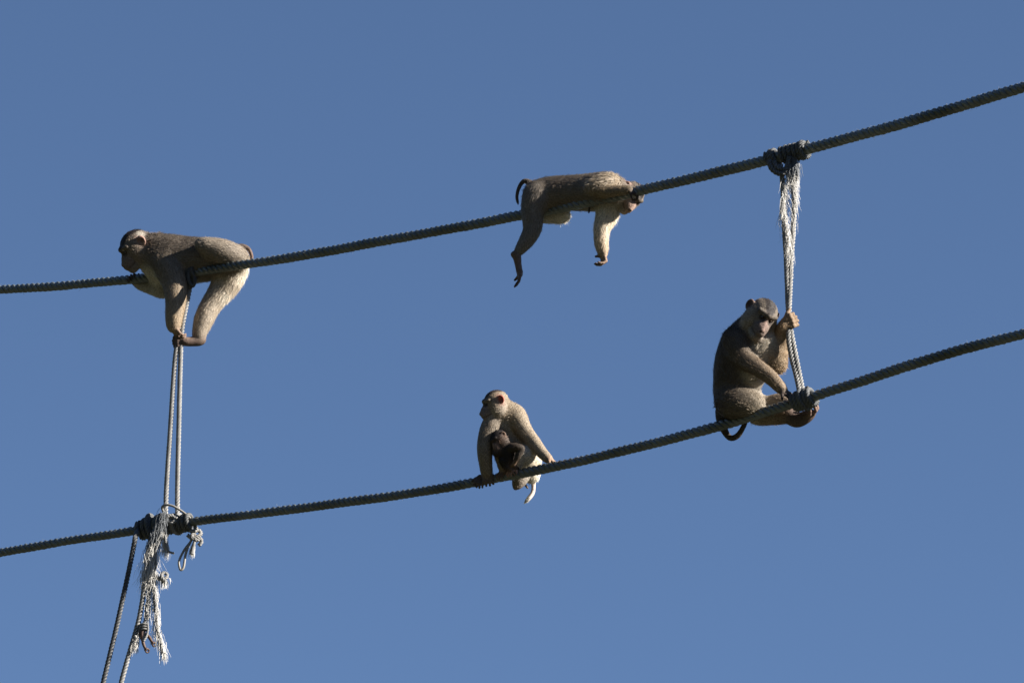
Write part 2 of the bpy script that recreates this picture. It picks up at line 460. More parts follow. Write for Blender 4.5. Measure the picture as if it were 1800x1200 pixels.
# ---- frayed bundle hanging under the big knot
Df = Db - 22 * PXM
def fr(px, py, dz=0.0):
    return hang(px, py, 280, 915, Df - dz * PXM)
fbase = fr(270, 905)
root = empty('frayed_rope', fbase)
tag(root, 'bundle of frayed pale rope ends hanging under the big knot', 'rope')
v_, f_, u_ = tube_mesh(catmull(np.array([fr(291, 896, -14), fr(283, 915), fr(272, 940), fr(264, 970), fr(260, 1000), fr(259, 1030)]), 8) - fbase,
                       np.interp(np.arange(41), [0, 8, 20, 32, 40], [3, 6, 8, 7, 3]) * PXM, 9)
mesh_obj('core', v_, f_, M_FIBRE_GREY, root, uv=u_)
def spray(name, cx, cy, sx, sy, n, lo, hi, mat, dxm=0.0, dxs=.18, wig=1.2, width=.5, dz=6, lean=0.0):
    """cx,cy list of centre points; fibres start round them and hang"""
    S = []; D_ = []
    for i in range(n):
        k = RNG.uniform(0, len(cx) - 1.001); a = int(k); t = k - a
        x = cx[a] + (cx[a + 1] - cx[a]) * t + RNG.normal(0, sx); y = cy[a] + (cy[a + 1] - cy[a]) * t + RNG.normal(0, sy)
        S.append(fr(x, y, dz + RNG.normal(0, sx * .8)))
        D_.append(cam_vec(dxm + RNG.normal(0, dxs), -1, lean + RNG.normal(0, dxs)))
    return fibres(name, root, fbase, np.array(S), np.array(D_), RNG.uniform(lo, hi, n), mat, width, wig)
spray('grey_fibres', [289, 283, 274, 268], [898, 915, 935, 950], 4.2, 3, 520, 20, 54, M_FIBRE_GREY, -.25, .16, 1.8, .38)
spray('pale_fibres', [270, 264, 260, 258], [955, 975, 995, 1010], 5.0, 4, 560, 14, 42, M_FIBRE, -.10, .26, 2.2, .38)
spray('pale_fibres', [262, 266, 270], [1000, 1010, 1015], 6, 5, 260, 8, 28, M_FIBRE, .0, .6, 2.6, .36)
spray('pale_fibres', [288, 291, 293], [938, 950, 962], 2.6, 3, 170, 12, 30, M_FIBRE, .05, .18, 2, .36)
spray('loose_strands', [275, 262, 270], [950, 985, 1010], 7, 5, 46, 25, 60, M_FIBRE, .0, .6, 2.4, .3)
for pts, mt in (([(284, 935), (274, 952), (268, 968), (272, 985), (268, 1000)], M_LINE), ([(280, 950), (273, 970), (275, 990), (272, 1008), (280, 1014), (288, 1012)], M_LINE),
                ([(268, 955), (259, 968), (255, 985), (258, 1005)], M_LINE), ([(290, 940), (292, 955), (296, 968), (306, 972)], M_LINE)):
    pp = catmull(np.array([fr(x, y, 10) for x, y in pts]), 8)
    laid_joined('loose_yarn', root, pp - fbase, 2.3 * PXM, 3, 10 * PXM, mt)
# small knot to the side
kk = catmull(np.array([fr(272, 1010, 10), fr(281, 1017, 12), (fr(291, 1016, 10)), fr(294, 1009, 6), fr(287, 1006, 8), fr(284, 1014, 14), fr(291, 1021, 10)]), 8)
laid_joined('side_knot', root, kk - fbase, 3.4 * PXM, 3, 12 * PXM, M_LINE)
spray('knot_tuft', [284, 292], [1016, 1018], 3, 3, 90, 6, 18, M_FIBRE, .1, .5, 1.8)
# middle and right tails
mt_ = catmull(np.array([fr(264, 1012, 6), fr(262, 1040, 6), fr(260, 1065, 6), fr(256, 1088, 6), fr(253, 1100, 6)]), 8)
laid_joined('tail', root, mt_ - fbase, 3.8 * PXM, 3, 15 * PXM, M_LINE)
rt_ = catmull(np.array([fr(270, 1018, 8), fr(272, 1045, 8), fr(275, 1075, 8), fr(277, 1105, 8), fr(283, 1130, 8), fr(287, 1148, 8)]), 8)
laid_joined('tail', root, rt_ - fbase, 3.6 * PXM, 3, 15 * PXM, M_LINE, phase=1)
spray('tail_fibres', [270, 273, 276, 278], [1020, 1050, 1080, 1110], 2.6, 4, 260, 10, 30, M_FIBRE, .05, .2, 1.4, .42, 8)
spray('tail_fibres', [278, 284, 287], [1112, 1132, 1145], 3, 4, 200, 8, 24, M_FIBRE, .2, .25, 1.4, .42, 8)
spray('tail_fibres', [263, 261, 258], [1015, 1045, 1080], 2.5, 4, 150, 10, 30, M_FIBRE, .0, .2, 1.4, .42, 8)
spray('tail_fibres', [268, 274], [1050, 1120], 3, 4, 26, 30, 60, M_FIBRE, .15, .3, 2, .3, 8)
# wrapping that holds the iron fitting
for k, (pts) in enumerate(([(255, 1095), (248, 1098), (244, 1110), (240, 1125), (236, 1138)], [(256, 1094), (252, 1104), (254, 1116), (250, 1124)], [(259, 1094), (260, 1106), (257, 1118), (252, 1126)])):
    pp = catmull(np.array([fr(x, y, 9 + 2 * k) for x, y in pts]), 8)
    laid_joined('wrapping', root, pp - fbase, 2.5 * PXM, 3, 11 * PXM, M_LINE, phase=k)
spray('wrap_fibres', [244, 238, 234], [1112, 1128, 1134], 2.5, 3, 170, 6, 20, M_FIBRE, -.1, .3, 1.6, .42, 10)
for a in (0.0, 2.0, 4.0):
    ang = np.linspace(0, 2 * math.pi, 19)
    c = fr(254, 1097 + a * 2.2, 8)
    pp = c + np.cos(ang)[:, None] * (6.5 * PXM) * RIGHT + np.sin(ang)[:, None] * (6 * PXM) * (-FWD) + np.sin(ang)[:, None] * (1.5 * PXM) * UP
    v, f, uv = tube_mesh(pp - fbase, 2.0 * PXM, 6); mesh_obj('wrapping', v, f, M_LINE, root, uv=uv)
# iron fitting
ib = fr(252, 1112, 8)
root = empty('hooked_fitting', ib)
tag(root, 'small rusty brown two-pronged fitting bound to a rope end', 'fitting')
v, f, uv = tube_mesh(catmull(np.array([fr(251, 1104, 7), fr(250, 1116, 8), fr(252, 1124, 8)]), 6) - ib, np.linspace(6.5, 4.5, 13) * PXM, 10); mesh_obj('shank', v, f, M_RUST, root, uv=uv)
for pts in ([(250, 1118), (252, 1130), (255, 1138), (258, 1142)], [(256, 1113), (262, 1119), (267, 1127), (270, 1131)]):
    pp = catmull(np.array([fr(x, y, 10) for x, y in pts]), 6)
    v, f, uv = tube_mesh(pp - ib, np.interp(np.linspace(0, 1, len(pp)), [0, .7, .85, 1], [3.2, 2.6, 4.2, 3.8]) * PXM, 8); pr = mesh_obj('prong', v, f, M_RUST, root, uv=uv)
    ang = np.linspace(0, 2 * math.pi, 15); c = fr(pts[-1][0] + 1, pts[-1][1] + 1, 10)
    rg = c + np.cos(ang)[:, None] * 3.4 * PXM * norm(RIGHT + 0.6 * FWD) + np.sin(ang)[:, None] * 3.4 * PXM * UP
    v, f, uv = tube_mesh(rg - ib, 1.5 * PXM, 6); mesh_obj('eye_ring', v, f, M_RUST, pr, uv=uv)

# ---- two ropes trailing down from the knot, out of the frame
b0 = fr(240, 930, -18)
root = empty('trailing_rope', b0)
tag(root, 'dark grey rope trailing down from the left side of the big knot', 'rope', 'ropes trailing down below the big knot')
pp = catmull(np.array([low_pt(250) + FWD * 16 * PXM, low_pt(246) + UP * 13 * PXM, low_pt(243) - FWD * 14 * PXM, fr(238, 944, 0), fr(234, 965, 0), fr(226, 1005, 0), fr(214, 1060, 0), fr(204, 1105, 0), fr(192, 1155, 0), fr(179, 1210, 0), fr(160, 1300, 0), fr(120, 1500, 0)]), 8)
laid_rope(root, pp - b0, 5.0 * PXM, 3, 19.5 * PXM, M_GREY, sides=6, step=1.8 * PXM)
b0 = fr(258, 1015, 4)
root = empty('trailing_rope', b0)
tag(root, 'pale worn rope trailing down out of the frayed rope bundle', 'rope', 'ropes trailing down below the big knot')
pp = catmull(np.array([fr(260, 985, 4), fr(256, 1012, 4), fr(251, 1050, 4), fr(245, 1085, 4), fr(237, 1115, 4), fr(228, 1145, 4), fr(218, 1180, 4), fr(208, 1220, 4), fr(190, 1300, 4), fr(150, 1500, 4)]), 8)
laid_rope(root, pp - b0, 5.0 * PXM, 3, 19.5 * PXM, M_LINE, sides=6, step=1.8 * PXM)

# ---- hanger on the right
Dtr = float(d_up(1388)); Dbr = float(d_low(1410))
def right_h(px, py, dz=0.0):
    t = (py - 272) / (700 - 272.0)
    return at(px, py, Dtr + (Dbr - Dtr) * t - dz * PXM)
rb = right_h(1410, 700)
root = empty('hanging_rope', rb)
tag(root, 'doubled pale rope with a long white frayed tuft, gripped by a sitting monkey', 'rope', 'ropes joining the two main ropes')
line_between(root, rb, [right_h(1372, 290, 6), right_h(1375, 310), right_h(1377, 350), right_h(1379, 400), right_h(1382, 450), right_h(1384, 500), right_h(1386, 545), right_h(1391, 585), right_h(1400, 632), right_h(1408, 672), right_h(1414, 700, 10)], 5.0, 19.5, M_LINE)
line_between(root, rb, [right_h(1392, 290, 6), right_h(1395, 330), right_h(1396, 370), right_h(1394, 410), right_h(1391, 450), right_h(1389, 500), right_h(1387, 545, 6), right_h(1386, 590, 2), right_h(1391, 625), right_h(1401, 665), right_h(1408, 700, 10)], 5.0, 19.5, M_LINE, 1.4)
laid_joined('lashing', root, coil(up_pt, 1352, 1366, 2.6, 12.8, 13.2, 0.6) - rb, 4.6 * PXM, 3, 17 * PXM, M_LASH_SHADED)
laid_joined('lashing', root, coil(up_pt, 1376, 1416, 5.2, 12.8, 12.5, 0.2) - rb, 4.6 * PXM, 3, 17 * PXM, M_LASH_SHADED, phase=1)
laid_joined('lashing', root, catmull(np.array([right_h(1352, 283, 13), right_h(1356, 296, 14), right_h(1366, 304, 13), right_h(1377, 305, 14), right_h(1383, 294, 16), right_h(1388, 276, 17)]), 8) - rb, 5 * PXM, 3, 16 * PXM, M_LASH_SHADED)
laid_joined('lashing', root, catmull(np.array([right_h(1360, 284, 14), right_h(1363, 293, 15), right_h(1370, 297, 14), right_h(1379, 298, 14)]), 8) - rb, 5 * PXM, 3, 16 * PXM, M_LASH_SHADED)
laid_joined('lashing', root, coil(up_pt, 1408, 1418, 1.6, 14.5, 14.0, 2.2) - rb, 4.0 * PXM, 3, 16 * PXM, M_LASH_SHADED)
laid_joined('lashing', root, coil(low_pt, 1397, 1412, 2.4, 13.5, 14, 0.3) - rb, 5.0 * PXM, 3, 16 * PXM, M_LASH_SHADED)
laid_joined('lashing', root, coil(low_pt, 1414, 1429, 2.5, 14, 13.5, 0.9) - rb, 5.0 * PXM, 3, 16 * PXM, M_LASH_SHADED, phase=1)
laid_joined('lashing', root, coil(low_pt, 1408, 1422, 1.3, 17, 17, 4.4) - rb, 4.6 * PXM, 3, 15 * PXM, M_LASH_SHADED, phase=2)
# the white tuft
def rfib(name, cx, cy, sx, sy, n, lo, hi, mat, dxm, dxs, wig, width, dz=12):
    S = []; D_ = []
    for i in range(n):
        k = RNG.uniform(0, len(cx) - 1.001); a = int(k); t = k - a
        S.append(right_h(cx[a] + (cx[a + 1] - cx[a]) * t + RNG.normal(0, sx), cy[a] + (cy[a + 1] - cy[a]) * t + RNG.normal(0, sy), dz + RNG.normal(0, sx * .7)))
        D_.append(cam_vec(dxm + RNG.normal(0, dxs), -1, RNG.normal(0, dxs)))
    return fibres(name, root, rb, np.array(S), np.array(D_), RNG.uniform(lo, hi, n), mat, width, wig, nseg=9)
rfib('tuft_head', [1399, 1392, 1398], [272, 284, 296], 4.2, 3, 260, 12, 28, M_FIBRE_GREY, -.08, .12, 1.6, .45, 15)
rfib('tuft', [1385, 1391, 1397, 1401], [302, 296, 290, 292], 2.0, 6, 300, 18, 48, M_FIBRE, -.04, .09, 1.9, .36)
rfib('tuft', [1380, 1377, 1374], [325, 345, 365], 2.0, 5, 190, 18, 52, M_FIBRE, .02, .12, 1.9, .36)
rfib('tuft', [1380, 1384, 1387], [385, 405, 425], 2.2, 6, 110, 16, 40, M_FIBRE, .1, .12, 1.9, .34)
rfib('tuft', [1397, 1399], [325, 352], 2.0, 6, 110, 12, 28, M_FIBRE, .05, .16, 1.9, .34)
rfib('loose_strands', [1378, 1384, 1398, 1386, 1390], [340, 400, 350, 430, 440], 4, 6, 40, 22, 52, M_FIBRE, .12, .35, 2.6, .25)

# ------------------------------------------------------------------ animals: a signed field grown round the skeleton
VOX = 1.2
BROWN = (0.135, 0.112, 0.088); DARKB = (0.05, 0.04, 0.032); PALE = (0.47, 0.435, 0.37); GREYP = (0.28, 0.255, 0.213)
CROWN = (0.022, 0.017, 0.015); FACE = (0.15, 0.108, 0.09); PINK = (0.32, 0.19, 0.15); HAND = (0.125, 0.083, 0.063); DARKSKIN = (0.05, 0.036, 0.03)
LID = (0.42, 0.38, 0.34); RED = (0.30, 0.065, 0.045)

class Body:
    def __init__(s, ox, oy, D0):
        s.ox, s.oy, s.D0 = ox, oy, D0
        s.pr = []; s.sub = []; s.paints = []; s.eyes = []
    def P(s, p):
        return np.array([p[0] - s.ox, s.oy - p[1], p[2]], float)
    def cap(s, a, b, ra, rb, col, k=6, fur=6, flow=None):
        a = np.asarray(a, float); b = np.asarray(b, float); ra = ra - .12 * fur; rb = rb - .12 * fur
        s.pr.append(dict(t='c', a=a, b=b, ra=ra, rb=rb, k=k, col=np.array(col), fur=fur, flow=norm(b - a) if flow is None else norm(flow)))
    def ell(s, c, R, rad, col, k=6, fur=6, flow=(0, -1, 0)):
        s.pr.append(dict(t='e', c=np.asarray(c, float), R=np.asarray(R, float), rad=np.asarray(rad, float) - .11 * fur, k=k, col=np.array(col), fur=fur, flow=norm(flow)))
    def chain(s, pts, col, k=6, fur=6, per=5, col2=None, fur2=None, local=False):
        """pts (px,py,z,r): smooth tapered limb"""
        p = np.array([list(q[:3] if local else s.P(q)) + [q[3]] for q in pts], float)
        c = catmull(p, per)
        n = len(c) - 1
        for i in range(n):
            t = i / max(1, n - 1)
            cc = np.array(col) if col2 is None else np.array(col) * (1 - t) + np.array(col2) * t
            ff = fur if fur2 is None else fur * (1 - t) + fur2 * t
            s.cap(c[i][:3], c[i + 1][:3], c[i][3], c[i + 1][3], cc, k if i == 0 else min(k, max(2.5, c[i][3] * .6)), ff, norm(c[min(i + 2, n)][:3] - c[max(i - 1, 0)][:3]))
    def hand(s, W, f, n, sc=1.0, curls=(35, 40, 35), spread=0.16, col=HAND, thumb=1, tipcol=None, lens=(17, 20, 19, 15), palm=15, thumb_dir=None, fr=2.15):
        """W wrist in photo coordinates, f finger direction, n the way the palm faces"""
        W = s.P(W); f = norm(f); n = norm(np.asarray(n, float) - f * np.dot(n, f)); sd = np.cross(f, n)
        tipcol = col if tipcol is None else tipcol
        for j in range(4):
            o = (j - 1.5) / 1.5
            b0 = W + sd * o * 3.6 * sc
            b1 = W + f * palm * sc * (1 - .06 * o * o) + sd * o * 7.8 * sc
            s.cap(b0, b1, 3.9 * sc, 3.0 * sc, col, 3, 1.6)
            d = norm(f + sd * o * spread); p = b1; nn = n
            L = lens[j] * sc
            for q in range(3):
                a = math.radians(curls[q])
                d, nn = norm(d * math.cos(a) + nn * math.sin(a)), norm(nn * math.cos(a) - d * math.sin(a))
                e = p + d * L * (.42, .33, .25)[q]
                s.cap(p, e, fr * sc * (1, .92, .84)[q], fr * sc * (.92, .84, .72)[q], np.array(col) * (1 - q / 2) + np.array(tipcol) * q / 2, 1.0, 0.0)
                p = e
        tdir = thumb_dir if thumb_dir is not None else norm(f * .55 + sd * thumb * .75 + n * .35)
        p = W + f * 3.5 * sc + sd * thumb * 5.5 * sc
        e = p + norm(tdir) * 8 * sc; s.cap(p, e, 3.4 * sc, 2.9 * sc, col, 2.5, 0.6)
        e2 = e + norm(norm(tdir) + n * .5 + f * .3) * 6.5 * sc; s.cap(e, e2, 2.8 * sc, 2.2 * sc, tipcol, 1.0, 0)
    def paint(s, c, r, col, strength=1.0, fur=None):
        s.paints.append((np.asarray(c, float), float(r), None if col is None else np.array(col), strength, fur))
    def head(s, C, F, U, sc, fur=1.0, crown=CROWN, cheek=GREYP, face=FACE, nose=None, ear=PINK, base=BROWN, infant=False, lid=LID, mz=0.0, cw=.54, crw=1.0):
        C = s.P(C); F = norm(F); U = norm(np.asarray(U, float) - F * np.dot(U, F)); S = np.cross(F, U)
        R = np.stack([F, U, S])                                    # rows: local axes
        L = lambda f, u, v=0.0: C + sc * (f * F + u * U + v * S)
        nose = face if nose is None else nose
        L0 = L
        LM = lambda f, u, v=0.0: L0(f + mz * max(0.0, (f - .6) / .4), u, v)
        s.ell(L(-.08, .12), R, sc * np.array([.98, .88, .80]), base, 5, 4.0 * fur, -F + U * .1)
        for sg in (-1, 1):
            s.ell(L(.02, -.34, cw * sg), R, sc * np.array([.60, .72, .40]), cheek, 5, 5.5 * fur, -F - U * .5 + S * sg * .25)
            s.cap(L(.82, .40, .03 * sg), L(.58, .42, .50 * sg), .17 * sc, .13 * sc, np.array(base) * .6, 2.5, 1.2, S * sg + U)
            s.cap(L(.0, -.62, .34 * sg), L(.88, -.92, .1 * sg), .36 * sc, .26 * sc, cheek, 5, 2.4 * fur, -F - U * .3)
            # ear: thin cupped disc
            ec = L(-.28, .22, .84 * sg)
            en = norm(S * sg * .8 + F * .5)
            ef = norm(-F * .75 + S * sg * .55); eu = norm(np.cross(en, ef)); eu = eu if np.dot(eu, U) > 0 else -eu
            Re = np.stack([ef, eu, norm(np.cross(ef, eu))])
            s.ell(ec, Re, sc * np.array([.27, .34, .12]), ear, 2, .4, -F)
            s.sub.append(dict(t='e', c=ec + en * .10 * sc + S * sg * .05 * sc, R=Re, rad=sc * np.array([.17, .23, .11]), k=1.2))
            # eye socket
            s.sub.append(dict(t='e', c=L(.90, .17, .28 * sg), R=R, rad=sc * np.array([.20, .11, .16]), k=2.0))
            s.sub.append(dict(t='e', c=LM(1.24, -.48, .07 * sg), R=R, rad=sc * np.array([.07, .035, .04]), k=.6))
            s.eyes.append((L(.77, .17, .28 * sg), .09 * sc, F * .9 + S * sg * .25))
        s.cap(LM(.36, -.12), LM(.74, -.40), .52 * sc, .44 * sc, face, 5, .8)
        s.cap(LM(.74, -.42), LM(.92, -.60), .42 * sc, .35 * sc, face, 3, .0)
        s.cap(L(.76, .24), LM(.94, -.12), .12 * sc, .12 * sc, nose, 3, .0)
        s.cap(LM(.94, -.12), LM(1.12, -.40), .12 * sc, .14 * sc, nose, 2.5, .0)
        s.cap(LM(.55, -.86), LM(.90, -.94), .28 * sc, .22 * sc, face, 3, 1.0)
        # mouth line
        for sg in (-1, 1):
            s.sub.append(dict(t='c', a=LM(1.28, -.78), b=LM(.98, -.75, .34 * sg), ra=.045 * sc, rb=.045 * sc, k=.8))
            s.sub.append(dict(t='c', a=LM(.98, -.75, .34 * sg), b=LM(.66, -.62, .47 * sg), ra=.045 * sc, rb=.03 * sc, k=.8))
            for q in np.linspace(0, 1, 12):
                s.paint(LM(1.24 - .56 * q, -.78 + .16 * q, .06 * sg + .40 * sg * math.sqrt(q)), .085 * sc, DARKSKIN, .35)
            s.paint(LM(1.23, -.49, .08 * sg), .085 * sc, DARKSKIN, .9)
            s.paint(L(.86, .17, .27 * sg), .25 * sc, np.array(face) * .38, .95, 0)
            s.paint(L(.82, .31, .29 * sg), .10 * sc, lid, .4, 0)
            s.paint(L(-.22, .24, .96 * sg), .22 * sc, RED if ear is RED else np.array(ear) * .5, .9, 0)
        s.paint(L(.95, -.36), .72 * sc, None, 0, 0)
        s.paint(L(.85, 0.05), .36 * sc, None, 0, 0)
        for (ff, uu, rr) in ((.74, .58, .26), (.56, .74, .38), (.28, .92, .46), (-.1, 1.0, .52), (-.45, .92, .5)):
            s.paint(L(ff, uu, 0), rr * sc * crw, crown, 1.0)
        if infant:
            s.paint(L(-.1, .5), 1.1 * sc, crown, .9)
        return L

def prim_d(q, X):
    if q['t'] == 'c':
        ab = q['b'] - q['a']
        t = np.clip(((X - q['a']) @ ab) / (ab @ ab + 1e-9), 0, 1)
        return np.linalg.norm(X - q['a'] - t[..., None] * ab, axis=-1) - (q['ra'] + (q['rb'] - q['ra']) * t)
    Y = (X - q['c']) @ q['R'].T
    k0 = np.linalg.norm(Y / q['rad'], axis=-1); k1 = np.linalg.norm(Y / q['rad'] ** 2, axis=-1)
    return k0 * (k0 - 1.0) / (k1 + 1e-9)

def prim_box(q, pad):
    if q['t'] == 'c':
        r = max(q['ra'], q['rb'])
        return np.minimum(q['a'], q['b']) - r - pad, np.maximum(q['a'], q['b']) + r + pad
    e = np.sqrt(((q['R'] * q['rad'][:, None]) ** 2).sum(0))
    return q['c'] - e - pad, q['c'] + e + pad

def surface(body, vox):
    los, his = zip(*[prim_box(q, 4) for q in body.pr])
    lo = np.min(los, 0); hi = np.max(his, 0)
    dim = np.ceil((hi - lo) / vox).astype(int) + 2
    f = np.full(dim, 30.0, dtype=np.float32)
    ax = [lo[i] + vox * np.arange(dim[i]) for i in range(3)]
    def block(q, pad):
        a, b = prim_box(q, pad)
        i0 = np.clip(np.floor((a - lo) / vox).astype(int), 0, dim - 1); i1 = np.clip(np.ceil((b - lo) / vox).astype(int) + 1, 1, dim)
        if np.any(i1 <= i0): return None
        sl = tuple(slice(i0[k], i1[k]) for k in range(3))
        X = np.stack(np.meshgrid(*[ax[k][sl[k]] for k in range(3)], indexing='ij'), -1)
        return sl, X
    for q in body.pr:
        sl, X = block(q, q['k'] + 3 * vox)
        d = prim_d(q, X).astype(np.float32); a = f[sl]; k = q['k']
        h = np.maximum(k - np.abs(a - d), 0) / k
        f[sl] = np.minimum(a, d) - h * h * k * .25
    for q in body.sub:
        r = block(q, q['k'] + 2 * vox)
        if r is None: continue
        sl, X = r
        d = -prim_d(q, X).astype(np.float32); a = f[sl]; k = q['k']
        h = np.maximum(k - np.abs(a - d), 0) / k
        f[sl] = np.maximum(a, d) + h * h * k * .25
    # surface nets
    s = f < 0
    nc = [d - 1 for d in dim]
    acc = np.zeros((*nc, 3), np.float32); cnt = np.zeros(nc, np.float32)
    offs = [(0, 0), (0, 1), (1, 0), (1, 1)]
    for axis in range(3):
        o1, o2 = [a for a in range(3) if a != axis]
        for (u, w) in offs:
            s0 = [None] * 3; s1 = [None] * 3
            s0[axis] = slice(0, -1); s1[axis] = slice(1, None)
            for o, e in ((o1, u), (o2, w)):
                s0[o] = s1[o] = slice(e, dim[o] - 1 + e)
            A = f[tuple(s0)]; Bf = f[tuple(s1)]
            m = (A < 0) != (Bf < 0)
            t = np.where(m, A / np.where(m, A - Bf, 1), 0)
            acc[..., axis] += np.where(m, t, 0); acc[..., o1] += m * u; acc[..., o2] += m * w
            cnt += m
    act = cnt > 0
    idx = np.full(nc, -1, np.int64); idx[act] = np.arange(act.sum())
    ii = np.argwhere(act)
    V = lo + vox * (ii + acc[act] / cnt[act][:, None])
    quads = []
    for axis in range(3):
        o1, o2 = [(1, 2), (2, 0), (0, 1)][axis]
        s0 = [slice(1, -1)] * 3; s1 = [slice(1, -1)] * 3
        s0[axis] = slice(0, -1); s1[axis] = slice(1, None)
        A = s[tuple(s0)]; Bs = s[tuple(s1)]
        for flip, m in ((False, A & ~Bs), (True, ~A & Bs)):
            e = np.argwhere(m)
            if not len(e): continue
            e = e.copy()
            for a in range(3):
                if a != axis: e[:, a] += 1
            def cell(d1, d2):
                c = e.copy(); c[:, o1] += d1; c[:, o2] += d2
                return idx[c[:, 0], c[:, 1], c[:, 2]]
            q = np.stack([cell(-1, -1), cell(0, -1), cell(0, 0), cell(-1, 0)], 1)
            quads.append(q[:, ::-1] if flip else q)
    Q = np.vstack(quads)
    return V, Q

def vert_normals(V, Q):
    n = np.cross(V[Q[:, 2]] - V[Q[:, 0]], V[Q[:, 3]] - V[Q[:, 1]])
    N = np.zeros_like(V)
    for a in range(3):
        for k in range(4): N[:, a] += np.bincount(Q[:, k], n[:, a], len(V))
    return norm(N)

def smooth_v(V, Q, it=2, lam=.5):
    for _ in range(it):
        A = np.zeros_like(V); c = np.zeros(len(V))
        for a, b in ((0, 1), (1, 2), (2, 3), (3, 0)):
            c += np.bincount(Q[:, a], minlength=len(V)) + np.bincount(Q[:, b], minlength=len(V))
            for k in range(3):
                A[:, k] += np.bincount(Q[:, a], V[Q[:, b], k], len(V)) + np.bincount(Q[:, b], V[Q[:, a], k], len(V))
        V = V * (1 - lam) + lam * A / np.maximum(c, 1)[:, None]
    return V

def build_animal(body, name, label, cat, group=None, density=1.5, fur_scale=0.88, furw=0.42):
    V, Q = surface(body, VOX)
    V = smooth_v(V, Q, 1, .4)
    N = vert_normals(V, Q)
    col = np.zeros((len(V), 3)); fur = np.zeros(len(V)); flow = np.zeros((len(V), 3)); W = np.full(len(V), 1e-9)
    for q in body.pr:
        a, b = prim_box(q, 12)
        m = np.where(np.all((V > a) & (V < b), axis=1))[0]
        if not len(m): continue
        w = np.exp(-np.maximum(prim_d(q, V[m]), -2) / 2.2)
        col[m] += w[:, None] * q['col']; fur[m] += w * q['fur']; flow[m] += w[:, None] * q['flow']; W[m] += w
    col /= W[:, None]; fur /= W; flow /= W[:, None]
    for c, r, cc, st, fm in body.paints:
        d = np.linalg.norm(V - c, axis=1) / r
        w = np.clip((1.0 - d) / .35, 0, 1); w = w * w * (3 - 2 * w)
        if cc is not None: col = col * (1 - w[:, None] * st) + cc * (w[:, None] * st)
        if fm is not None: fur = fur * (1 - w) + fm * w
    # rigid placement: turned to the line of sight at its own origin
    fw = norm(ray(body.ox, body.oy)); rt = norm(np.cross(fw, UP)); upv = np.cross(rt, fw)
    Rm = np.stack([rt, upv, -fw], 1)
    m_px = body.D0 / F_PX
    root = empty(name, at(body.ox, body.oy, body.D0), Rm)
    tag(root, label, cat, group)
    bo = mesh_obj('body', V * m_px, Q, M_BODY, root, colors=col)
    # fur
    area = np.linalg.norm(np.cross(V[Q[:, 2]] - V[Q[:, 0]], V[Q[:, 3]] - V[Q[:, 1]]), axis=1) * .5
    fl = fur[Q].mean(1)
    wgt = area * np.clip(fl / 1.2, 0, 1)
    n = int(wgt.sum() * density)
    fi = RNG.choice(len(Q), n, p=wgt / wgt.sum())
    u, v = RNG.random(n), RNG.random(n)
    bw = np.stack([(1 - u) * (1 - v), u * (1 - v), u * v, (1 - u) * v], 1)
    pick = lambda A: (A[Q[fi]] * (bw[..., None] if A.ndim == 2 else bw)).sum(1)
    p = pick(V); nn = norm(pick(N)); c = pick(col); L = pick(fur) * fur_scale * RNG.uniform(.6, 1.25, n); fd = pick(flow)
    # clumping noise
    ph = np.sin(p[:, 0] * .55 + 1.7 * np.sin(p[:, 1] * .4)) * np.sin(p[:, 1] * .6 + p[:, 2] * .5)
    t = fd - nn * (fd * nn).sum(1)[:, None]
    t = norm(t + RNG.normal(0, .14, (n, 3)) + 0.04 * ph[:, None] * np.cross(nn, norm(t)))
    lift = .085 + .004 * ph + RNG.normal(0, .022, n)
    guard = RNG.random(n) < .08
    L = np.where(guard, L * 1.7, L); lift = np.where(guard, lift + RNG.uniform(.1, .4, n), lift)
    d1 = norm(t + nn * np.clip(lift, .04, .6)[:, None])
    d2 = norm(t + nn * np.clip(lift - .10, .0, .5)[:, None] + np.array([0, -.10, 0]))
    sdv = norm(np.cross(d1, nn) + RNG.normal(0, .05, (n, 3)))
    w0 = furw * RNG.uniform(.7, 1.3, n)[:, None]
    r0 = p - nn * .5
    m1 = r0 + d1 * (L * .55)[:, None]
    e1 = m1 + d2 * (L * .45)[:, None]
    HV = np.stack([r0 - sdv * w0, r0 + sdv * w0, m1 + sdv * w0 * .75, m1 - sdv * w0 * .75, e1], 1).reshape(-1, 3)
    b = np.arange(n)[:, None] * 5
    HQ = b + np.array([[0, 1, 2, 3]]); HT = b + np.array([[3, 2, 4]])
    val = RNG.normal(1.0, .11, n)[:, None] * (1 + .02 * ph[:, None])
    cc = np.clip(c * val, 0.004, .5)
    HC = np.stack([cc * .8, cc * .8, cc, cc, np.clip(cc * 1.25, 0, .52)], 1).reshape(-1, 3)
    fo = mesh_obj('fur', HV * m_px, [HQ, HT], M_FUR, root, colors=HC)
    tag(fo, kind='stuff')
    # eyes
    for (c, r, d) in body.eyes:
        d = norm(d)
        nu, nv = 12, 8
        th = np.linspace(0, math.pi, nv); ph_ = np.linspace(0, 2 * math.pi, nu, endpoint=False)
        a = norm(np.cross(d, [0.3, 1, .2])); b2 = np.cross(d, a)
        S = np.cos(th)[:, None, None] * d + np.sin(th)[:, None, None] * (np.cos(ph_)[None, :, None] * a + np.sin(ph_)[None, :, None] * b2)
        SV = (c + r * S).reshape(-1, 3)
        i = np.arange(nv - 1)[:, None] * nu; j = np.arange(nu)[None, :]; k = (j + 1) % nu
        SQ = np.stack([i + j, i + nu + j, i + nu + k, i + k], -1).reshape(-1, 4)
        eo = mesh_obj('eye', SV * m_px, SQ, M_EYE, root)
        PV = (c + d * r * .35 + (r * .72) * S).reshape(-1, 3)
        mesh_obj('pupil', PV * m_px, SQ, M_PUPIL, eo)
    return root

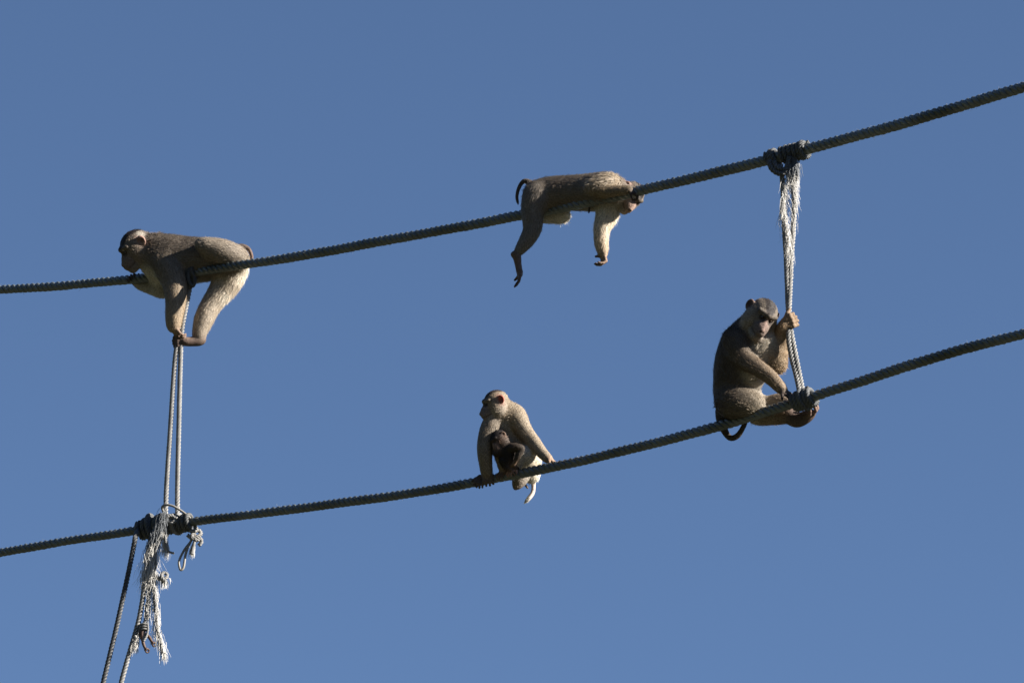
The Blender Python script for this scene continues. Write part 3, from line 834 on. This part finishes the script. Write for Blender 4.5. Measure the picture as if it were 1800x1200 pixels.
# ---- monkey crouching along the upper rope, head to the left
A = Body(330, 478, float(d_up(330)))
A.chain([(264, 443, -30, 25), (289, 452, -27, 37), (320, 455, -23, 36), (355, 455, -14, 33), (388, 457, -2, 31), (408, 462, 6, 28)], BROWN, 10, 7)
A.chain([(266, 460, -28, 20), (290, 472, -27, 24), (330, 476, -26, 19), (370, 474, -14, 16)], GREYP, 10, 5)               # chest and belly
A.chain([(272, 437, -28, 26), (258, 441, -28, 20)], BROWN, 8, 7)
A.chain([(414, 456, 22, 25), (390, 443, 28, 22), (361, 433, 30, 16)], (.16, .133, .103), 4, 4)
A.cap(A.P((360, 431, 30)), A.P((354, 429, 30)), 13, 11.5, (.16, .133, .103), 4, 3)                                 # near thigh
A.chain([(362, 434, 28, 15), (371, 450, 20, 12), (384, 468, 14, 8)], BROWN, 4, 4)
A.hand((385, 469, 15), (-.1, .92, .25), (.0, -.25, 1), .95, (60, 62, 40), col=(.2, .14, .105), palm=9)
A.chain([(408, 474, 0, 27), (395, 503, 2, 22), (371, 536, 12, 16), (359, 560, 22, 14.5), (352, 580, 30, 11), (349, 592, 35, 9)], (.31, .27, .215), 8, 6, col2=(.2, .165, .125), fur2=3.5)
A.chain([(354, 597, 34, 8), (346, 599, 37, 7.6), (332, 600, 41, 7), (322, 599, 44, 6.5)], (.1, .068, .053), 4, 1, per=3)
A.hand((322, 600, 44), (-1, .02, .3), (-.1, -.15, -1), .95, (35, 68, 70), col=(.1, .07, .055), tipcol=DARKSKIN, palm=11, lens=(17, 19, 18, 15), fr=2.9, spread=.06, thumb=-1)
A.chain([(290, 462, -4, 25), (306, 494, 14, 19.5), (309, 526, 34, 15.5), (306, 556, 45, 12.5), (305, 575, 49, 9.5)], BROWN, 8, 6, col2=(0.26, 0.20, 0.13), fur2=3)
A.hand((305, 574, 50), (.5, -.85, -.05), (.75, .2, -.5), .95, (20, 35, 40), col=(0.192, 0.128, 0.096), thumb=-1)
A.chain([(276, 478, -46, 21), (288, 506, -44, 15), (265, 506, -54, 10), (242, 500, -63, 7.2)], GREYP, 8, 5)
A.hand((240, 498, -63), (-.6, .72, .1), (.0, -.25, 1), .95, (55, 60, 50), col=HAND, tipcol=DARKSKIN)
A.chain([(412, 440, 6, 7), (424, 433, 6, 4.2), (436, 437, 6, 3.2), (442, 449, 8, 2.6), (441, 461, 10, 2)], DARKB, 4, 2, col2=(0.160, 0.104, 0.080))
A.head((238, 434, -23), (-.74, -.60, .28), (-.55, .80, .15), 29.5, mz=.10, cw=.47, crw=1.25, cheek=(0.160, 0.132, 0.104), face=(0.136, 0.104, 0.088))
A.paint(A.P((300, 412, -20)), 60, DARKB, .55); A.paint(A.P((350, 420, -5)), 40, DARKB, .35)
A.paint(A.P((430, 482, 12)), 26, PALE, .7); A.paint(A.P((265, 487, -12)), 30, PALE, .5); A.paint(A.P((392, 520, 8)), 24, PALE, .6)
A.paint(A.P((246, 412, -10)), 9, GREYP, .7)  # sunlit band above the ear, painted into the coat
build_animal(A, 'macaque', 'brown monkey crouching along the upper rope, one foot gripping the pale doubled rope', 'monkey', 'adult monkeys on the ropes')

# ---- monkey sprawled on its belly over the upper rope
B = Body(1020, 362, float(d_up(1020)))
B.chain([(946, 344, -44, 25.5), (975, 340, -36, 26.5), (1010, 338, -25, 26.5), (1045, 336, -8, 27.5), (1070, 333, 10, 25.5), (1088, 338, 16, 16)], BROWN, 10, 6)
B.chain([(965, 350, -44, 18), (1010, 349, -28, 18), (1050, 350, -10, 19), (1078, 350, 4, 18)], GREYP, 8, 5)
B.chain([(944, 343, -30, 24), (936, 374, -22, 16.5), (936, 402, -14, 13.2), (925, 424, -8, 11), (910, 444, -4, 7)], (.15, .13, .108), 9, 6, fur2=4)
B.chain([(902, 447, -4, 4.5), (908, 450, -3, 6.5), (911, 466, 0, 5.4), (914, 482, 4, 5.2)], HAND, 4, 2, per=3)
B.hand((914, 478, 3), (-.05, -1, .25), (-.9, -.1, .15), 1.0, (8, 22, 12), lens=(18, 21, 20, 17), fr=2.5, col=HAND, tipcol=DARKSKIN, palm=9, spread=.08)
B.chain([(952, 364, -56, 18), (975, 376, -46, 14), (990, 379, -36, 12)], GREYP, 6, 6, col2=PALE)
B.chain([(990, 380, -38, 10), (970, 384, -56, 9), (950, 384, -70, 8)], GREYP, 3, 4)
B.chain([(1072, 321, 30, 17), (1055, 325, 35, 15), (1039, 329, 36, 11.5)], (0.24, 0.2, 0.15), 5, 7)
B.chain([(1040, 330, 36, 11.5), (1066, 336, 46, 10.5), (1090, 335, 57, 7.8), (1105, 333, 62, 6.2)], (0.176, 0.136, 0.088), 4, 4.5)
B.hand((1104, 333, 62), (.85, -.35, -.1), (0, -.8, -.5), .85, (20, 45, 45), col=DARKSKIN, thumb=-1)
B.chain([(1070, 352, -4, 21), (1068, 376, 4, 17.5), (1058, 402, 14, 12), (1057, 426, 22, 10.5), (1060, 447, 26, 7.5)], PALE, 8, 7, fur2=4, col2=(0.320, 0.248, 0.168))
B.hand((1060, 446, 26), (.12, -1, .2), (-.9, -.15, .5), .98, (62, 30, 22), col=(0.240, 0.160, 0.112), tipcol=DARKSKIN, palm=16, spread=.04, thumb_dir=(-.7, .1, .6), fr=2.6)
B.chain([(934, 323, -54, 5.5), (921, 318, -58, 3.5), (912, 329, -58, 3), (908, 345, -56, 2.5), (910, 358, -54, 1.8)], (.07, .055, .044), 4, 2.5)
B.chain([(1090, 336, 16, 16), (1102, 340, 12, 15)], BROWN, 5, 5)
B.head((1110, 344, 8), (.20, -.62, .76), (0.628, 0.440, 0.194), 24.5, mz=.05, cw=.5, face=(0.288, 0.200, 0.160), nose=(0.336, 0.224, 0.176), cheek=GREYP)
B.paint(B.P((985, 312, -34)), 42, DARKB, .6); B.paint(B.P((940, 325, -44)), 26, DARKB, .5)
B.cap(B.P((1036, 366, 12)), B.P((1035, 374, 15)), 2.2, 1.6, DARKSKIN, 2, 0)
build_animal(B, 'macaque', 'brown monkey sprawled on its belly over the upper rope with limbs dangling', 'monkey', 'adult monkeys on the ropes')

# ---- big monkey sitting on the lower rope, holding the hanging rope
C = Body(1330, 725, float(d_low(1330)))
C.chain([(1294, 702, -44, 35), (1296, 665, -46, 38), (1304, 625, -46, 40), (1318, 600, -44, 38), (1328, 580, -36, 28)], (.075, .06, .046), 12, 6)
C.chain([(1318, 660, -28, 26), (1332, 625, -26, 28), (1344, 604, -24, 26)], GREYP, 10, 6)
C.chain([(1350, 610, -28, 25), (1362, 628, -20, 18), (1368, 644, -14, 11)], (0.216, 0.168, 0.112), 9, 6)
C.chain([(1368, 646, -14, 10.5), (1371, 612, -22, 15.5), (1375, 588, -18, 13.5), (1378, 572, -6, 10.5)], (0.216, 0.160, 0.104), 4, 4)
C.hand((1379, 568, -3), (0.720, 0.256, 0.160), (-.1, 0, -1), 1.3, (50, 65, 60), col=(0.208, 0.144, 0.092), thumb=1, palm=11, spread=.06, fr=2.7)
C.chain([(1291, 598, -16, 24), (1308, 630, 0, 15), (1331, 646, 18, 12.5), (1354, 663, 28, 11), (1376, 686, 34, 8.8)], (.08, .064, .049), 9, 6, col2=(0.192, 0.144, 0.096), fur2=4)
C.hand((1374, 686, 34), (.8, -.5, .25), (-.1, -.9, -.3), 1.0, (15, 35, 45), col=DARKSKIN, thumb=-1)
C.chain([(1288, 706, -26, 31), (1310, 708, -14, 22.5), (1329, 713, -8, 14.5)], (.085, .068, .052), 10, 6, col2=(.22, .19, .15))
C.chain([(1328, 716, -10, 15), (1330, 732, -24, 13), (1356, 733, -10, 13), (1384, 730, 6, 13.5)], GREYP, 5, 6, col2=(0.192, 0.136, 0.096))
C.chain([(1386, 729, 7, 13), (1399, 738, 12, 11.5), (1412, 735, 16, 10), (1425, 727, 19, 8.5)], (.085, .06, .049), 5, 1, per=3)
C.hand((1417, 733, 18), (0.704, 0.384, 0.096), (-.45, .85, .1), 1.15, (25, 50, 45), fr=2.9, col=HAND, tipcol=(0.192, 0.120, 0.092), palm=14, thumb=1)
C.chain([(1312, 706, -48, 26), (1342, 712, -32, 14), (1374, 702, -18, 10), (1392, 712, -8, 8)], GREYP, 8, 4, col2=(0.240, 0.176, 0.128))
C.chain([(1268, 722, -52, 11), (1270, 748, -50, 7), (1282, 769, -44, 4.6), (1297, 765, -38, 4.6), (1310, 744, -34, 4)], DARKB, 5, 2.5)
C.head((1339, 556, -12), (.2, -.38, .9), (.5, .84, .15), 32.5, cheek=(.22, .19, .155), face=(.135, .104, .088), nose=(.24, .155, .125), ear=(.12, .075, .062))
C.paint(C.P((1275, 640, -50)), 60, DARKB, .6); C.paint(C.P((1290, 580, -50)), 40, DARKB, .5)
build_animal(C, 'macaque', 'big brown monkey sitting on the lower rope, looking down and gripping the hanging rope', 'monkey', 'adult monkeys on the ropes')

# ---- mother sitting on the lower rope
D = Body(895, 836, float(d_low(895)))
D.chain([(916, 806, -30, 29), (910, 780, -36, 26), (902, 755, -36, 24), (892, 736, -28, 23), (880, 719, -18, 19)], (0.184, 0.148, 0.104), 10, 5)
D.chain([(902, 800, -26, 18), (896, 765, -28, 17), (886, 744, -20, 17)], GREYP, 8, 5)
D.chain([(928, 808, -20, 24), (922, 802, -4, 17), (917, 799, 4, 12)], PALE, 8, 6)
D.chain([(916, 799, 8, 12), (911, 810, 10, 9.5), (906, 822, 10, 7)], GREYP, 4, 4)
D.hand((908, 822, 8), (-.75, -.35, .4), (0, -1, -.2), .75, (15, 35, 35), col=PINK)
D.chain([(920, 828, -24, 15), (912, 846, -18, 10), (906, 857, -14, 3.5)], GREYP, 6, 3, col2=HAND)
D.chain([(932, 826, -32, 18), (934, 836, -34, 12)], PALE, 6, 7)
D.chain([(898, 812, -18, 20), (888, 801, 0, 14), (884, 799, 4, 11.5)], (0.160, 0.128, 0.096), 8, 5)
D.chain([(884, 800, 4, 11.5), (884, 814, 0, 9.5), (886, 826, -4, 7.5)], (0.160, 0.128, 0.096), 4, 5)
D.hand((887, 827, -4), (-.6, -.5, .5), (0, -1, -.3), .7, (15, 35, 35), col=HAND)
D.chain([(905, 727, -18, 17), (918, 751, -8, 12.5), (938, 777, 4, 10.5), (953, 796, 18, 8.5), (965, 808, 28, 7)], (0.216, 0.176, 0.128), 9, 5, fur2=3)
D.hand((964, 807, 29), (.85, -.42, .4), (0, -.9, .1), .85, (8, 20, 45), col=(0.256, 0.168, 0.112), thumb=-1, spread=.3)
D.chain([(867, 741, -12, 17), (855, 770, -2, 12.5), (852, 795, 2, 11), (854, 818, -3, 9.5), (856, 834, -9, 8.5)], (0.160, 0.132, 0.100), 8, 5, fur2=3)
D.hand((857, 832, -8), (.05, -.95, .25), (0, -.3, -1), 1.0, (50, 60, 50), col=(.1, .075, .06), tipcol=DARKSKIN, thumb=1, spread=.4)
D.hand((846, 838, -22), (-.35, -.8, .45), (.1, -.3, -1), .9, (50, 60, 50), col=(.09, .07, .06), tipcol=DARKSKIN, thumb=-1, spread=.3)
D.chain([(931, 828, -40, 7), (937, 845, -40, 4), (937, 864, -34, 3.4), (930, 875, -30, 3.6), (923, 883, -30, 2)], (0.400, 0.288, 0.240), 4, 1.5, col2=(0.560, 0.528, 0.480), fur2=4)
D.head((871, 708, -6), (-.90, -.34, .26), (-.32, .94, .1), 23, mz=.2, cw=.46, crw=1.1, cheek=(0.288, 0.248, 0.200), face=(0.152, 0.120, 0.108), ear=RED, base=(0.184, 0.148, 0.104), crown=(.04, .03, .025))
D.paint(D.P((938, 815, 0)), 28, (0.440, 0.384, 0.296), .7)
build_animal(D, 'macaque', 'pale brown mother monkey with red ear sitting on the lower rope, head turned aside', 'monkey', 'adult monkeys on the ropes', fur_scale=.65)

# ---- her baby
INF = (.009, .0067, .0055)
E = Body(895, 828, float(d_low(895)) + 6 * PXM)
E.chain([(884, 783, 18, 11), (890, 796, 16, 14), (894, 812, 14, 13.5)], INF, 6, 3)
E.chain([(896, 787, 26, 8), (909, 786, 32, 6), (917, 789, 32, 5), (911, 800, 34, 4.6), (905, 811, 32, 3.5)], (.035, .026, .019), 4, 3)
E.hand((905, 811, 32), (-.4, -.9, -.1), (-.5, .2, -.8), .42, (20, 40, 40), col=(0.160, 0.104, 0.072))
E.chain([(880, 790, 24, 6.5), (872, 797, 24, 5), (870, 792, 18, 4)], INF, 3, 2)
E.hand((871, 793, 18), (.2, .8, -.5), (.5, 0, -.8), .4, (20, 40, 40), col=(.15, .1, .08))
E.chain([(892, 816, 18, 8), (886, 810, 24, 6), (883, 810, 25, 4.8)], (.016, .012, .0095), 4, 3)
E.chain([(883, 810, 25, 4.8), (890, 820, 25, 4.2), (899, 825, 24, 3.8)], (.016, .012, .0095), 3, 2)
E.hand((897, 825, 24), (.6, -.5, -.2), (0, -.9, -.3), .45, (10, 30, 40), col=(0.200, 0.128, 0.096))
E.chain([(902, 815, 14, 8), (908, 822, 20, 5)], INF, 4, 2)
E.chain([(904, 822, 6, 3), (915, 840, -14, 1.8), (922, 850, -22, 1.5), (928, 858, -24, 1.2)], (0.160, 0.120, 0.096), 3, .5)
E.head((877, 772, 17), (-.62, -.56, .55), (-.6, .78, .1), 16.5, cheek=(.06, .042, .031), face=(.24, .155, .12), nose=(.14, .09, .07), ear=(0.160, 0.096, 0.064), base=INF, crown=(.012, .01, .01), infant=True, lid=(.12, .09, .07))
build_animal(E, 'infant_macaque', 'tiny dark furred baby monkey clinging to its mother\'s belly', 'monkey', density=1.6, furw=.4)
